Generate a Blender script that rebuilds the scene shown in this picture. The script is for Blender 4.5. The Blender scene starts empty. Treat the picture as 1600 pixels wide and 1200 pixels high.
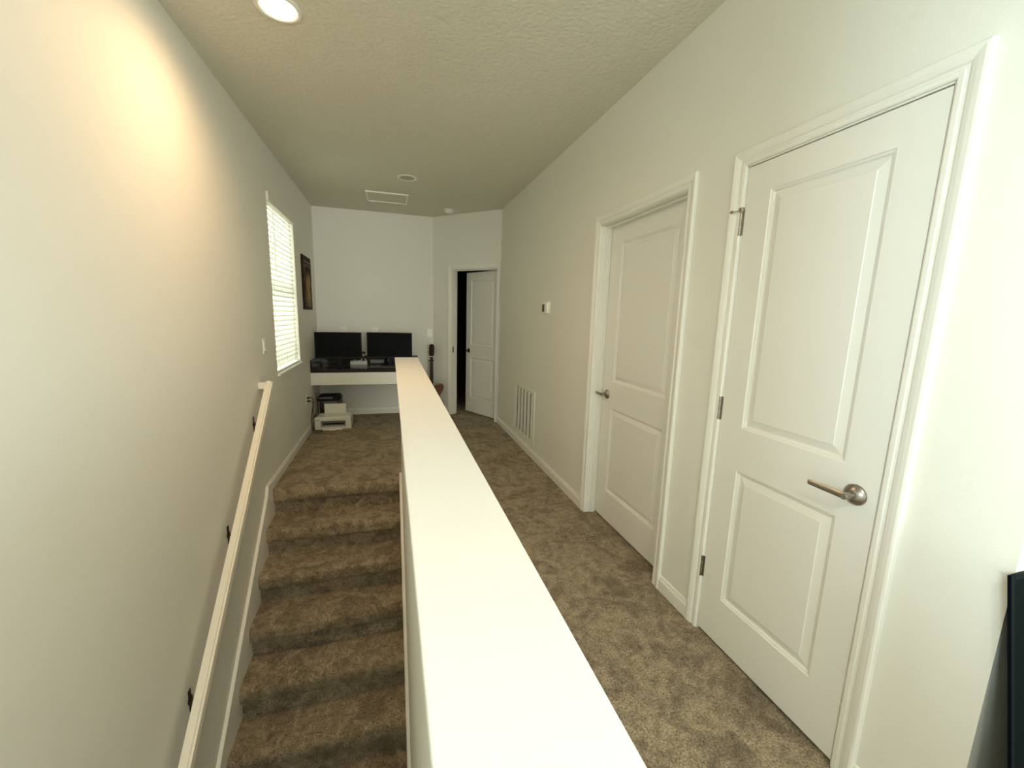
import bpy, bmesh, math, random
from mathutils import Vector, Matrix
random.seed(7)
scene = bpy.context.scene
COL = scene.collection

# ------------------------------------------------------------------ helpers
class MB:
    """collects shapes, links them as one mesh object"""
    def __init__(s): s.bm = bmesh.new()
    def box(s, x0, x1, y0, y1, z0, z1, bev=0, seg=2):
        b = bmesh.new()
        bmesh.ops.create_cube(b, size=1)
        for v in b.verts:
            v.co = Vector(((x0+x1)/2+v.co.x*(x1-x0), (y0+y1)/2+v.co.y*(y1-y0), (z0+z1)/2+v.co.z*(z1-z0)))
        if bev: bmesh.ops.bevel(b, geom=b.edges[:], offset=bev, segments=seg, affect='EDGES', profile=.5)
        s.add(b); return s
    def add(s, b, M=None):
        if M is not None: b.transform(M)
        me = bpy.data.meshes.new('tmp'); b.to_mesh(me); b.free()
        s.bm.from_mesh(me); bpy.data.meshes.remove(me); return s
    def prism(s, pts, axis, lo, hi, bev=0):
        """polygon pts (2D) extruded along axis; axis x -> (y,z), y -> (x,z), z -> (x,y)"""
        b = bmesh.new()
        def P(p, t):
            return {'x': (t, p[0], p[1]), 'y': (p[0], t, p[1]), 'z': (p[0], p[1], t)}[axis]
        a = [b.verts.new(P(p, lo)) for p in pts]; c = [b.verts.new(P(p, hi)) for p in pts]
        b.faces.new(a); b.faces.new(c[::-1])
        n = len(pts)
        for i in range(n): b.faces.new((a[i], c[i], c[(i+1) % n], a[(i+1) % n]))
        bmesh.ops.recalc_face_normals(b, faces=b.faces[:])
        if bev:
            bmesh.ops.bevel(b, geom=b.edges[:], offset=bev, segments=2, affect='EDGES', profile=.5)
        s.add(b); return s
    def tube(s, path, r, seg=10, closed=False):
        path = [Vector(p) for p in path]; n = len(path)
        b = bmesh.new(); rings = []
        prev = None
        for i, p in enumerate(path):
            t = (path[min(i+1, n-1)]-path[max(i-1, 0)]).normalized()
            if prev is None:
                u = t.orthogonal().normalized()
            else:
                u = (prev - t*prev.dot(t))
                u = u.normalized() if u.length > 1e-6 else t.orthogonal().normalized()
            prev = u; w = t.cross(u)
            rr = r[i] if isinstance(r, (list, tuple)) else r
            rings.append([b.verts.new(p+(u*math.cos(2*math.pi*k/seg)+w*math.sin(2*math.pi*k/seg))*rr) for k in range(seg)])
        for i in range(n-1):
            for k in range(seg):
                b.faces.new((rings[i][k], rings[i][(k+1) % seg], rings[i+1][(k+1) % seg], rings[i+1][k]))
        b.faces.new(rings[0][::-1]); b.faces.new(rings[-1])
        bmesh.ops.recalc_face_normals(b, faces=b.faces[:])
        s.add(b); return s
    def lathe(s, prof, o, axis='z', seg=40, closed=False):
        """prof: (radius, height) pairs turned about an axis through o"""
        b = bmesh.new(); o = Vector(o)
        def P(r, h, a):
            c, d = r*math.cos(a), r*math.sin(a)
            return o+Vector({'z': (c, d, h), 'x': (h, c, d), 'y': (c, h, d)}[axis])
        rings = [[b.verts.new(P(max(r, 1e-5), h, 2*math.pi*k/seg)) for k in range(seg)] for r, h in prof]
        m = len(rings)
        for i in range(m if closed else m-1):
            A, B = rings[i], rings[(i+1) % m]
            for k in range(seg): b.faces.new((A[k], A[(k+1) % seg], B[(k+1) % seg], B[k]))
        if not closed:
            b.faces.new(rings[0]); b.faces.new(rings[-1])
        bmesh.ops.recalc_face_normals(b, faces=b.faces[:])
        bmesh.ops.remove_doubles(b, verts=b.verts[:], dist=2e-5)
        s.add(b); return s
    def build(s, name, mat, parent=None, local=False, smooth=False, M=None):
        """coordinates are in the place unless local"""
        if M is not None: s.bm.transform(M)
        if parent is not None and not local:
            s.bm.transform(wm(parent).inverted())
        me = bpy.data.meshes.new(name); s.bm.to_mesh(me); s.bm.free()
        me.materials.append(mat)
        o = bpy.data.objects.new(name, me); COL.objects.link(o)
        if parent is not None: o.parent = parent
        if smooth:
            for p in me.polygons: p.use_smooth = True
            if smooth != 'all':
                try: me.set_sharp_from_angle(angle=math.radians(38))
                except Exception: pass
        return o

def wm(o):
    m = o.matrix_basis.copy()
    while o.parent: o = o.parent; m = o.matrix_basis @ m
    return m
def tag(o, label=None, cat=None, group=None, kind=None):
    if label: o['label'] = label
    if cat: o['category'] = cat
    if group: o['group'] = group
    if kind: o['kind'] = kind
    return o
def thing(name, loc, label, cat, group=None, kind=None, rot=(0, 0, 0)):
    o = bpy.data.objects.new(name, None); COL.objects.link(o)
    o.location = loc; o.rotation_euler = rot; o.empty_display_size = .1
    return tag(o, label, cat, group, kind)
def copy_tree(o, parent=None):
    c = o.copy(); COL.objects.link(c)
    if parent is not None: c.parent = parent
    for ch in [k for k in bpy.data.objects if k.parent == o]: copy_tree(ch, c)
    return c
def rot2(pts, a): return [(x*math.cos(a)-y*math.sin(a), x*math.sin(a)+y*math.cos(a)) for x, y in pts]
def spline(pts, n=8):
    """closed Catmull-Rom through 2D pts"""
    out = []; m = len(pts)
    for i in range(m):
        p0, p1, p2, p3 = [Vector(pts[(i+k-1) % m]) for k in range(4)]
        for j in range(n):
            t = j/n
            out.append(tuple(.5*((2*p1)+(p2-p0)*t+(2*p0-5*p1+4*p2-p3)*t*t+(3*p1-p0-3*p2+p3)*t**3)))
    return out
def curve3(pts, n=6):
    pts = [Vector(p) for p in pts]; out = []; m = len(pts)
    for i in range(m-1):
        p0, p1, p2, p3 = pts[max(i-1, 0)], pts[i], pts[i+1], pts[min(i+2, m-1)]
        for j in range(n):
            t = j/n
            out.append(.5*((2*p1)+(p2-p0)*t+(2*p0-5*p1+4*p2-p3)*t*t+(3*p1-p0-3*p2+p3)*t**3))
    return out+[pts[-1]]

# ------------------------------------------------------------------ materials
def new_mat(name):
    m = bpy.data.materials.new(name); m.use_nodes = True
    nt = m.node_tree; b = nt.nodes['Principled BSDF']
    return m, nt, b
def mat(name, col, rough=.5, metal=0, bump=None, spec=.5, coat=0):
    m, nt, b = new_mat(name)
    b.inputs['Base Color'].default_value = (*col, 1); b.inputs['Roughness'].default_value = rough
    b.inputs['Metallic'].default_value = metal; b.inputs['Specular IOR Level'].default_value = spec
    b.inputs['Coat Weight'].default_value = coat
    if bump:
        sc, st, dist = bump
        tc = nt.nodes.new('ShaderNodeTexCoord'); n = nt.nodes.new('ShaderNodeTexNoise'); bp = nt.nodes.new('ShaderNodeBump')
        n.inputs['Scale'].default_value = sc; n.inputs['Detail'].default_value = 3
        bp.inputs['Strength'].default_value = st; bp.inputs['Distance'].default_value = dist
        nt.links.new(tc.outputs['Object'], n.inputs['Vector']); nt.links.new(n.outputs['Fac'], bp.inputs['Height'])
        nt.links.new(bp.outputs['Normal'], b.inputs['Normal'])
    return m
def carpet_mat():
    m, nt, b = new_mat('brown_carpet')
    N, L = nt.nodes, nt.links
    tc = N.new('ShaderNodeTexCoord')
    geo = N.new('ShaderNodeNewGeometry')
    fine = N.new('ShaderNodeTexNoise'); fine.inputs['Scale'].default_value = 130; fine.inputs['Detail'].default_value = 4; fine.inputs['Roughness'].default_value = .7
    mid = N.new('ShaderNodeTexNoise'); mid.inputs['Scale'].default_value = 22; mid.inputs['Detail'].default_value = 4; mid.inputs['Roughness'].default_value = .65; mid.inputs['Distortion'].default_value = .6
    big = N.new('ShaderNodeTexNoise'); big.inputs['Scale'].default_value = 6.5; big.inputs['Detail'].default_value = 4; big.inputs['Roughness'].default_value = .6; big.inputs['Distortion'].default_value = 1.0
    for n in (fine, mid, big): L.new(geo.outputs['Position'], n.inputs['Vector'])
    r1 = N.new('ShaderNodeValToRGB'); r1.color_ramp.elements[0].position = .30; r1.color_ramp.elements[1].position = .68
    r1.color_ramp.elements[0].color = (*CARPET_DARK, 1); r1.color_ramp.elements[1].color = (*CARPET_LIGHT, 1)
    L.new(fine.outputs['Fac'], r1.inputs['Fac'])
    r2 = N.new('ShaderNodeValToRGB'); r2.color_ramp.elements[0].position = .36; r2.color_ramp.elements[1].position = .58
    r2.color_ramp.elements[0].color = (.62, .60, .58, 1); r2.color_ramp.elements[1].color = (1, 1, 1, 1)
    L.new(mid.outputs['Fac'], r2.inputs['Fac'])
    r3 = N.new('ShaderNodeValToRGB'); r3.color_ramp.elements[0].position = .40; r3.color_ramp.elements[1].position = .54
    r3.color_ramp.elements[0].color = (.66, .63, .60, 1); r3.color_ramp.elements[1].color = (1.05, 1.04, 1.0, 1)
    L.new(big.outputs['Fac'], r3.inputs['Fac'])
    m1 = N.new('ShaderNodeMix'); m1.data_type = 'RGBA'; m1.blend_type = 'MULTIPLY'; m1.inputs[0].default_value = 1
    m2 = N.new('ShaderNodeMix'); m2.data_type = 'RGBA'; m2.blend_type = 'MULTIPLY'; m2.inputs[0].default_value = 1
    L.new(r1.outputs['Color'], m1.inputs[6]); L.new(r2.outputs['Color'], m1.inputs[7])
    L.new(m1.outputs[2], m2.inputs[6]); L.new(r3.outputs['Color'], m2.inputs[7])
    L.new(m2.outputs[2], b.inputs['Base Color'])
    b.inputs['Roughness'].default_value = 1; b.inputs['Specular IOR Level'].default_value = .05
    b.inputs['Sheen Weight'].default_value = .15; b.inputs['Sheen Roughness'].default_value = .6
    bp = N.new('ShaderNodeBump'); bp.inputs['Strength'].default_value = .9; bp.inputs['Distance'].default_value = .012
    L.new(fine.outputs['Fac'], bp.inputs['Height'])
    bp2 = N.new('ShaderNodeBump'); bp2.inputs['Strength'].default_value = .6; bp2.inputs['Distance'].default_value = .02
    L.new(mid.outputs['Fac'], bp2.inputs['Height']); L.new(bp.outputs['Normal'], bp2.inputs['Normal'])
    L.new(bp2.outputs['Normal'], b.inputs['Normal'])
    return m
CARPET_DARK = (.105, .080, .050); CARPET_LIGHT = (.64, .52, .35)

WALL = mat('wall_paint', (.765, .755, .695), .62, bump=(160, .12, .004))
CEIL = mat('ceiling_paint', (.68, .66, .56), .8, bump=(46, .45, .012))
TRIM = mat('trim_paint', (.80, .79, .74), .32)
DOOR = mat('door_paint', (.78, .77, .725), .38)
CAPM = mat('cap_paint', (.84, .84, .82), .42)
RAILM = mat('handrail_paint', (.82, .78, .68), .35)
CARPET = carpet_mat()
NICKEL = mat('satin_nickel', (.36, .33, .29), .30, 1)
DARKNICK = mat('dark_bronze', (.10, .085, .07), .38, 1)
BLACKPL = mat('black_plastic', (.008, .008, .009), .5, spec=.2)
SCREEN = mat('monitor_screen', (.0025, .0025, .003), .4, spec=.04)
STONE = mat('dark_stone', (.018, .013, .009), .16, bump=(60, .02, .001), spec=.35)
MELAMINE = mat('white_melamine', (.80, .79, .73), .4)
WHITEPL = mat('white_plastic', (.76, .74, .66), .4)
PALEPL = mat('pale_plastic', (.88, .87, .82), .35)
GREYPL = mat('grey_plastic', (.16, .17, .17), .35)
GAPSHADE = mat('recess_shade', (.02, .02, .018), .8)  # near-black colour put in for the shade inside openings
UNLIT = mat('unlit_room_shade', (.035, .042, .04), .7)  # near-black colour stands in for the darkness of the unlit room
VENTM = mat('vent_enamel', (.74, .74, .66), .45)
CORD = mat('black_cord', (.014, .013, .012), .5)
MAHOG = mat('dark_mahogany', (.045, .014, .009), .5, spec=.25)
ROSEW = mat('dark_rosewood', (.026, .010, .008), .6, spec=.15)
BINDING = mat('cream_binding', (.42, .22, .09), .4)
PANELM = mat('black_panel', (.0010, .0034, .0034), .7, spec=.03)
FRAMEM = mat('black_frame', (.0012, .0034, .0055), .6, spec=.05)

def guitar_top_mat():
    m, nt, b = new_mat('sunburst_top')
    N, L = nt.nodes, nt.links
    tc = N.new('ShaderNodeTexCoord'); mp = N.new('ShaderNodeMapping'); mp.inputs['Scale'].default_value = (60, 60, 4)
    w = N.new('ShaderNodeTexNoise'); w.inputs['Scale'].default_value = 1.5
    L.new(tc.outputs['Object'], mp.inputs['Vector']); L.new(mp.outputs['Vector'], w.inputs['Vector'])
    r = N.new('ShaderNodeValToRGB'); r.color_ramp.elements[0].color = (.060, .018, .008, 1); r.color_ramp.elements[1].color = (.125, .043, .016, 1)
    L.new(w.outputs['Fac'], r.inputs['Fac']); L.new(r.outputs['Color'], b.inputs['Base Color'])
    b.inputs['Roughness'].default_value = .5; b.inputs['Specular IOR Level'].default_value = .25
    return m
GTOP = guitar_top_mat()

def slat_mat():
    m = bpy.data.materials.new('blind_slat'); m.use_nodes = True
    nt = m.node_tree; N, L = nt.nodes, nt.links; N.clear()
    o = N.new('ShaderNodeOutputMaterial'); d = N.new('ShaderNodeBsdfDiffuse'); t = N.new('ShaderNodeBsdfTranslucent'); mx = N.new('ShaderNodeMixShader')
    d.inputs['Color'].default_value = (.82, .82, .78, 1); t.inputs['Color'].default_value = (.80, .82, .78, 1)
    mx.inputs[0].default_value = .42
    L.new(d.outputs[0], mx.inputs[1]); L.new(t.outputs[0], mx.inputs[2]); L.new(mx.outputs[0], o.inputs[0])
    return m
SLAT = slat_mat()
def glass_mat():
    m = bpy.data.materials.new('window_glass'); m.use_nodes = True
    nt = m.node_tree; N, L = nt.nodes, nt.links; N.clear()
    o = N.new('ShaderNodeOutputMaterial'); g = N.new('ShaderNodeBsdfGlossy'); t = N.new('ShaderNodeBsdfTransparent'); mx = N.new('ShaderNodeMixShader')
    f = N.new('ShaderNodeFresnel'); f.inputs['IOR'].default_value = 1.45
    g.inputs['Roughness'].default_value = .02; t.inputs['Color'].default_value = (.94, .97, .95, 1)
    L.new(f.outputs[0], mx.inputs[0]); L.new(t.outputs[0], mx.inputs[1]); L.new(g.outputs[0], mx.inputs[2]); L.new(mx.outputs[0], o.inputs[0])
    return m
GLASS = glass_mat()
def emit_mat(name, col, st):
    m, nt, b = new_mat(name)
    b.inputs['Base Color'].default_value = (.8, .8, .75, 1)
    b.inputs['Emission Color'].default_value = (*col, 1); b.inputs['Emission Strength'].default_value = st
    return m
def picture_mat():
    """an aged brown print: pale mottled shape in the middle of a dark ground"""
    m, nt, b = new_mat('aged_brown_print')
    N, L = nt.nodes, nt.links
    tc = N.new('ShaderNodeTexCoord')
    n = N.new('ShaderNodeTexNoise'); n.inputs['Scale'].default_value = 9; n.inputs['Detail'].default_value = 6
    L.new(tc.outputs['Object'], n.inputs['Vector'])
    g = N.new('ShaderNodeTexGradient'); g.gradient_type = 'SPHERICAL'
    mp = N.new('ShaderNodeMapping'); mp.inputs['Location'].default_value = (0, -.2, .35); mp.inputs['Scale'].default_value = (1, 5.0, 4.0)
    L.new(tc.outputs['Object'], mp.inputs['Vector']); L.new(mp.outputs['Vector'], g.inputs['Vector'])
    mul = N.new('ShaderNodeMath'); mul.operation = 'MULTIPLY'; L.new(g.outputs['Fac'], mul.inputs[0]); L.new(n.outputs['Fac'], mul.inputs[1])
    ad = N.new('ShaderNodeMath'); ad.operation = 'MULTIPLY_ADD'; ad.inputs[1].default_value = .35; L.new(n.outputs['Fac'], ad.inputs[0]); L.new(mul.outputs[0], ad.inputs[2])
    r = N.new('ShaderNodeValToRGB'); r.color_ramp.elements[0].position = .15; r.color_ramp.elements[0].color = (.020, .009, .003, 1)
    r.color_ramp.elements[1].position = .50; r.color_ramp.elements[1].color = (.36, .22, .09, 1)
    L.new(ad.outputs[0], r.inputs['Fac']); L.new(r.outputs['Color'], b.inputs['Base Color'])
    b.inputs['Roughness'].default_value = .7; b.inputs['Specular IOR Level'].default_value = .1
    return m
PRINT = picture_mat()
PRINTFR = mat('dark_brown_edge', (.016, .007, .003), .6, spec=.15)
PRINTBAR = mat('faded_tan_band', (.10, .055, .025), .6)

# ------------------------------------------------------------------ the place: sizes
XL, XR = -.955, 1.363              # left and right walls
YB = 6.04                          # back wall
H = 2.751                          # ceiling
CX, CY = .58, 6.04                 # corner of back wall and angled wall
KX, KY = 1.363, 5.257              # corner of angled wall and right wall
YE = .495                          # end of the right wall (outside corner)
T = .115
HWX0, HWX1, HWY = .06, .17, 3.46   # half wall
CAPZ = 1.069
RISE, RUN, YS = .2165, .244, 3.52
FAR_R, FAR_F, FAR_B = 4.4, -4.2, 8.3
LOW = -3.26

def struct(name, mb, m, label, cat, parent=None, **k):
    o = mb.build(name, m, parent, **k)
    return tag(o, label, cat, kind='structure')

# floor: hallway, landing, loft behind; the stairwell stays open
f = MB()
f.box(.115, FAR_R+.1, FAR_F-.1, YS+.03, -.25, 0)
f.box(HWX0-.0195, .115, HWY-.03, YS+.03, -.25, 0)
f.box(XL-.05, FAR_R+.1, YS+.03, FAR_B+.1, -.25, 0)
f.box(XL-.05, .115, FAR_F-.1, -1.05, -.25, 0)
struct('floor', f, CARPET, 'brown mottled carpet floor of the hallway and landing', 'floor')
struct('floor_lower', MB().box(XL-.1, .3, -1.2, YS, LOW-.1, LOW), CARPET, 'carpet at the foot of the stairs', 'floor')
struct('ceiling', MB().box(XL-.15, FAR_R+.15, FAR_F-.15, FAR_B+.15, H, H+.12), CEIL, 'textured off-white ceiling', 'ceiling')

# left wall with two windows (the second is unseen, added behind the camera for light)
W1 = (3.945, 4.89, .875, 2.37)
W2 = (-3.20, -.85, 1.15, 2.60)
w = MB()
def wall_y(mb, x0, x1, y0, y1, z0, z1, holes):
    """wall along y with rectangular holes (y0,y1,z0,z1), sorted"""
    y = y0
    for a, b, c, d in sorted(holes):
        mb.box(x0, x1, y, a, z0, z1)
        if c > z0: mb.box(x0, x1, a, b, z0, c)
        if d < z1: mb.box(x0, x1, a, b, d, z1)
        y = b
    mb.box(x0, x1, y, y1, z0, z1)
def wall_x(mb, y0, y1, x0, x1, z0, z1, holes):
    x = x0
    for a, b, c, d in sorted(holes):
        mb.box(x, a, y0, y1, z0, z1)
        if c > z0: mb.box(a, b, y0, y1, z0, c)
        if d < z1: mb.box(a, b, y0, y1, d, z1)
        x = b
    mb.box(x, x1, y0, y1, z0, z1)
wall_y(w, XL-.14, XL, FAR_F-.1, FAR_B+.1, LOW-.1, H, [W1, W2])
struct('wall_left', w, WALL, 'long off-white wall on the left along the stairs', 'wall')
w = MB(); w.box(XL, CX+.05, YB, YB+T, 0, H)
struct('wall_back', w, WALL, 'off-white back wall behind the desk', 'wall')

# angled wall, built in its own frame: u along the wall from the back corner, v into the room beyond
LA = math.hypot(KX-CX, KY-CY)
MA = Matrix.Translation((CX, CY, 0)) @ Matrix.Rotation(math.atan2(KY-CY, KX-CX), 4, 'Z')
OA0, OA1, OAH = .335, 1.052, 2.035
w = MB(); wall_x(w, 0, T, -.04, LA+.05, 0, H, [(OA0, OA1, 0, OAH)])
struct('wall_angled', w, WALL, 'short angled off-white wall in the far right corner', 'wall', M=MA)

# right wall with two door openings
ND = (.780, 1.404, 2.035)          # near door opening
MD = (1.752, 2.592, 2.040)         # middle door opening
w = MB()
wall_y(w, XR, XR+T, YE, KY+.06, 0, H, [(ND[0], ND[1], 0, ND[2]), (MD[0], MD[1], 0, MD[2])])
struct('wall_right', w, WALL, 'off-white wall on the right with two white doors', 'wall')
w = MB(); w.box(XR+T, FAR_R, YE, YE+T, 0, H)
struct('wall_loft', w, WALL, 'off-white wall turning right at the end of the hallway wall', 'wall')
# outer walls
w = MB(); wall_x(w, FAR_F-.12, FAR_F, XL-.14, FAR_R+.14, LOW, H, [(.4, 3.0, .5, 2.4)])
struct('wall_front', w, WALL, 'loft wall behind the viewer', 'wall')
w = MB(); wall_y(w, FAR_R, FAR_R+.14, FAR_F-.1, FAR_B+.1, 0, H, [(-3.6, -.3, .5, 2.4)])
struct('wall_outer_right', w, WALL, 'outer wall far right with the added loft window', 'wall')
struct('wall_outer_back', MB().box(XL-.14, FAR_R+.14, FAR_B, FAR_B+.14, 0, H), UNLIT, 'wall of the unlit room beyond the angled door, its darkness painted in', 'wall')
struct('wall_dark_room', MB().box(2.35, 2.45, KY+.05, FAR_B, 0, H).box(XR+T, 2.45, KY+.02, KY+.06, 0, H).box(CX+.0, CX+.05, YB+T, FAR_B, 0, H), UNLIT, 'side walls of the unlit room beyond the angled door, their darkness painted in', 'wall')
# half wall with a wide painted cap
hw = struct('wall_partition', MB().box(HWX0, HWX1, -1.05, HWY, LOW, CAPZ-.022), WALL, 'long white half wall between the stairs and the hallway', 'wall')
capo = MB().prism([(.026, -1.1), (.190, -1.1), (.205, 3.492), (.022, 3.492)], 'z', CAPZ-.022, CAPZ, .003).build('cap', CAPM, hw)
capo['label'] = 'smooth bright white painted cap of the half wall'
struct('wall_stairwell', MB().box(XL, HWX1, -1.17, -1.05, LOW, 0), WALL, 'wall closing the stairwell below the loft floor', 'wall')

# baseboards and stair skirts
BB = [(0, 0), (.014, 0), (.014, .060), (.009, .070), (.007, .080), (0, .083)]
def base_run(mb, p, q, n):
    """baseboard profile from p to q (xy), n = unit normal into the room"""
    b = bmesh.new(); A = []; B = []
    for d, z in BB:
        A.append(b.verts.new((p[0]+n[0]*d, p[1]+n[1]*d, z))); B.append(b.verts.new((q[0]+n[0]*d, q[1]+n[1]*d, z)))
    b.faces.new(A); b.faces.new(B[::-1])
    for i in range(len(A)): b.faces.new((A[i], B[i], B[(i+1) % len(A)], A[(i+1) % len(A)]))
    bmesh.ops.recalc_face_normals(b, faces=b.faces[:]); mb.add(b)
def baseboard(name, runs, label):
    m = MB()
    for r in runs: base_run(m, *r)
    return struct(name, m, TRIM, label, 'baseboard')
s2 = math.sqrt(.5)
baseboard('baseboard_left', [((XL, 3.44), (XL, YB), (1, 0))], 'white baseboard along the left wall on the landing')
baseboard('baseboard_back', [((XL, YB), (CX, YB), (0, -1))], 'white baseboard below the desk on the back wall')
baseboard('baseboard_angled', [((CX, CY), (CX+s2*.27, CY-s2*.27), (-s2, -s2))], 'white baseboard left of the far door')
baseboard('baseboard_right', [((XR, 2.655), (XR, KY+.02), (-1, 0)), ((XR, 1.468), (XR, 1.690), (-1, 0)), ((XR, YE), (XR, .716), (-1, 0))],
          'white baseboard along the right wall between the doors')
baseboard('baseboard_loft', [((XR, YE), (FAR_R, YE), (0, -1))], 'white baseboard of the loft wall')
baseboard('baseboard_partition', [((HWX1, -1.0), (HWX1, HWY), (1, 0)), ((HWX0-.012, HWY), (HWX1+.012, HWY), (0, 1))], 'white baseboard along the half wall in the hallway')
SL = RISE/RUN
def skirt(x0, x1, yk):
    """sloping skirt board beside the stairs"""
    yb = .2
    pts = [(yk+.09, .083), (yk-.01, .083), (yk-.045, .012), (yb, .012-SL*(yk-.045-yb)), (yb, -SL*(YS-yb)-.35), (YS-.005, -.35), (YS-.005, -.02), (yk+.09, -.02)]
    return MB().prism(pts, 'x', x0, x1, .0015)
struct('trim_stair_left', skirt(XL, XL+.021, 3.40), TRIM, 'white skirt board sloping down the left wall beside the stairs', 'skirt board')
struct('trim_stair_right', skirt(HWX0-.02, HWX0, 3.375), TRIM, 'white skirt board sloping down the half wall beside the stairs', 'skirt board')

# ------------------------------------------------------------------ stairs
st = thing('staircase', (XL+.5, YS, 0), 'brown carpeted staircase going down between the left wall and the half wall', 'staircase')
def step_mesh(i):
    """i = 0: rolled edge of the landing; then treads going down; nosing rolled over the riser"""
    z = -RISE*i; yr = YS-RUN*i            # riser below this tread is at yr
    back = yr+RUN if i else yr+.03
    ov, r = .036, .036
    pts = []
    for k in range(7):
        a = math.pi/2+math.pi/2*k/6
        pts.append((yr-ov+r+r*math.cos(a), z-r+r*math.sin(a)))
    rb = .020
    for k in range(6):
        a = math.pi+math.pi/2*k/5
        pts.append((yr-ov+rb+rb*math.cos(a), z-.080+rb*math.sin(a)))
    pts += [(yr, z-.100), (yr, z-RISE-.02), (yr+.10, z-RISE-.02), (back, z-.18), (back, z)]
    return MB().prism(pts, 'x', XL+.0205, HWX0-.0195)
for i in range(0, 15):
    if i == 0:
        yr = YS
        m = step_mesh(0)
    else:
        m = step_mesh(i)
    m.build('step', CARPET, st, smooth=True)

# ------------------------------------------------------------------ doors
CAS = [(0, 0), (0, .007), (.004, .010), (.015, .011), (.018, .0075), (.024, .0075), (.029, .012), (.040, .0155), (.052, .0175), (.058, .0165), (.062, .013), (.062, 0)]
def casing(o0, o1, h, M, right_clip=None):
    """mitred door casing around an opening o0..o1 (u), height h; frame: u along wall, -v into the hallway"""
    b = bmesh.new(); rings = []
    for corner in range(4):
        ring = []
        for d, t in CAS:
            d += .004
            u, z = [(o0-d, 0), (o0-d, h+d), (o1+d, h+d), (o1+d, 0)][corner]
            if right_clip is not None: u = min(u, right_clip)
            ring.append(b.verts.new((u, -t, z)))
        rings.append(ring)
    n = len(CAS)
    for i in range(3):
        for k in range(n-1):
            b.faces.new((rings[i][k], rings[i][k+1], rings[i+1][k+1], rings[i+1][k]))
    bmesh.ops.recalc_face_normals(b, faces=b.faces[:])
    m = MB(); m.add(b)
    return m
def jamb(o0, o1, h, stop0, stop1):
    """jamb lining and door stop; stop from depth stop0 to stop1"""
    m = MB(); j = .0
    e = .012
    m.box(o0-.004, o0+.001, -.0005, T+.0005, 0, h+.004).box(o1-.001, o1+.004, -.0005, T+.0005, 0, h+.004).box(o0-.004, o1+.004, -.0005, T+.0005, h-.001, h+.004)
    m.box(o0, o0+e, stop0, stop1, 0, h-.001, .002).box(o1-e, o1, stop0, stop1, 0, h-.001, .002).box(o0+e, o1-e, stop0, stop1, h-e, h-.001, .002)
    return m
def door_leaf(w, h, panels):
    """two-panel moulded leaf: u 0..w, front face at v=0 looking to -v, back at .035"""
    b = bmesh.new()
    def V(u, v, z): return b.verts.new((u, v, z))
    us = sorted({0, w}|{p for q in panels for p in q[:2]}); zs = sorted({0, h}|{p for q in panels for p in q[2:]})
    vv = {(u, z): V(u, 0, z) for u in us for z in zs}
    for i in range(len(us)-1):
        for j in range(len(zs)-1):
            if any(abs(us[i]-q[0]) < 1e-6 and abs(zs[j]-q[2]) < 1e-6 for q in panels): continue
            b.faces.new((vv[us[i], zs[j]], vv[us[i+1], zs[j]], vv[us[i+1], zs[j+1]], vv[us[i], zs[j+1]]))
    prof = [(0, 0), (.003, .0035), (.009, .005), (.013, .0105), (.017, .0115), (.043, .0045), (.045, .0025)]
    for a0, a1, c0, c1 in panels:
        prev = [vv[a0, c0], vv[a1, c0], vv[a1, c1], vv[a0, c1]]
        for d, v in prof[1:]:
            cur = [V(a0+d, v, c0+d), V(a1-d, v, c0+d), V(a1-d, v, c1-d), V(a0+d, v, c1-d)]
            for k in range(4): b.faces.new((prev[k], prev[(k+1) % 4], cur[(k+1) % 4], cur[k]))
            prev = cur
        b.faces.new(prev)
    t = .035
    bk = [V(0, t, 0), V(w, t, 0), V(w, t, h), V(0, t, h)]
    b.faces.new(bk[::-1])
    def edge_ring(pts, c):
        b.faces.new(pts+c)
    lo = [vv[u, 0] for u in us]; hi = [vv[u, h] for u in us]; le = [vv[0, z] for z in zs]; ri = [vv[w, z] for z in zs]
    b.faces.new(lo[::-1]+[bk[0], bk[1]]); b.faces.new(hi+[bk[2], bk[3]])
    b.faces.new(le+[bk[3], bk[0]]); b.faces.new(ri[::-1]+[bk[1], bk[2]])
    bmesh.ops.recalc_face_normals(b, faces=b.faces[:])
    m = MB(); m.add(b); return m
def lever(parent, u, z, d, length=.115, NICKEL=NICKEL):
    """lever set on the face v=0: round rose, neck, lever towards direction d (+1/-1 along u)"""
    ro = MB().lathe([(0, .0005), (.033, .0005), (.033, -.003), (.031, -.006), (.017, -.017), (.0125, -.018), (0, -.018)], (u, 0, z), 'y', 40).build('handle_rose', NICKEL, parent, local=True, smooth=True)
    mb = MB().lathe([(0, -.016), (.0105, -.016), (.0105, -.050), (.0095, -.0525), (0, -.0525)], (u, 0, z), 'y', 28)
    # lever: flat tapering bar
    b = bmesh.new(); R = []
    for k in range(13):
        s = k/12
        uu = u+d*(-.011+s*(length+.011)); hh = .0105 if s < .1 else .0105-.0022*s; tt = .0055-.0015*s
        if k == 0: hh *= .55
        if k == 12: hh *= .93
        vvv = -.0455
        zz = z
        R.append([b.verts.new((uu, vvv+tt*math.cos(a), zz+hh*math.sin(a)*(1 if abs(math.sin(a)) < .99 else 1))) for a in [2*math.pi*q/12+math.pi/12 for q in range(12)]])
    for k in range(12):
        for q in range(12): b.faces.new((R[k][q], R[k][(q+1) % 12], R[k+1][(q+1) % 12], R[k+1][q]))
    b.faces.new(R[0]); b.faces.new(R[-1])
    bmesh.ops.recalc_face_normals(b, faces=b.faces[:])
    mb.add(b)
    mb.build('lever_handle', NICKEL, parent, local=True, smooth=True)
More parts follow.
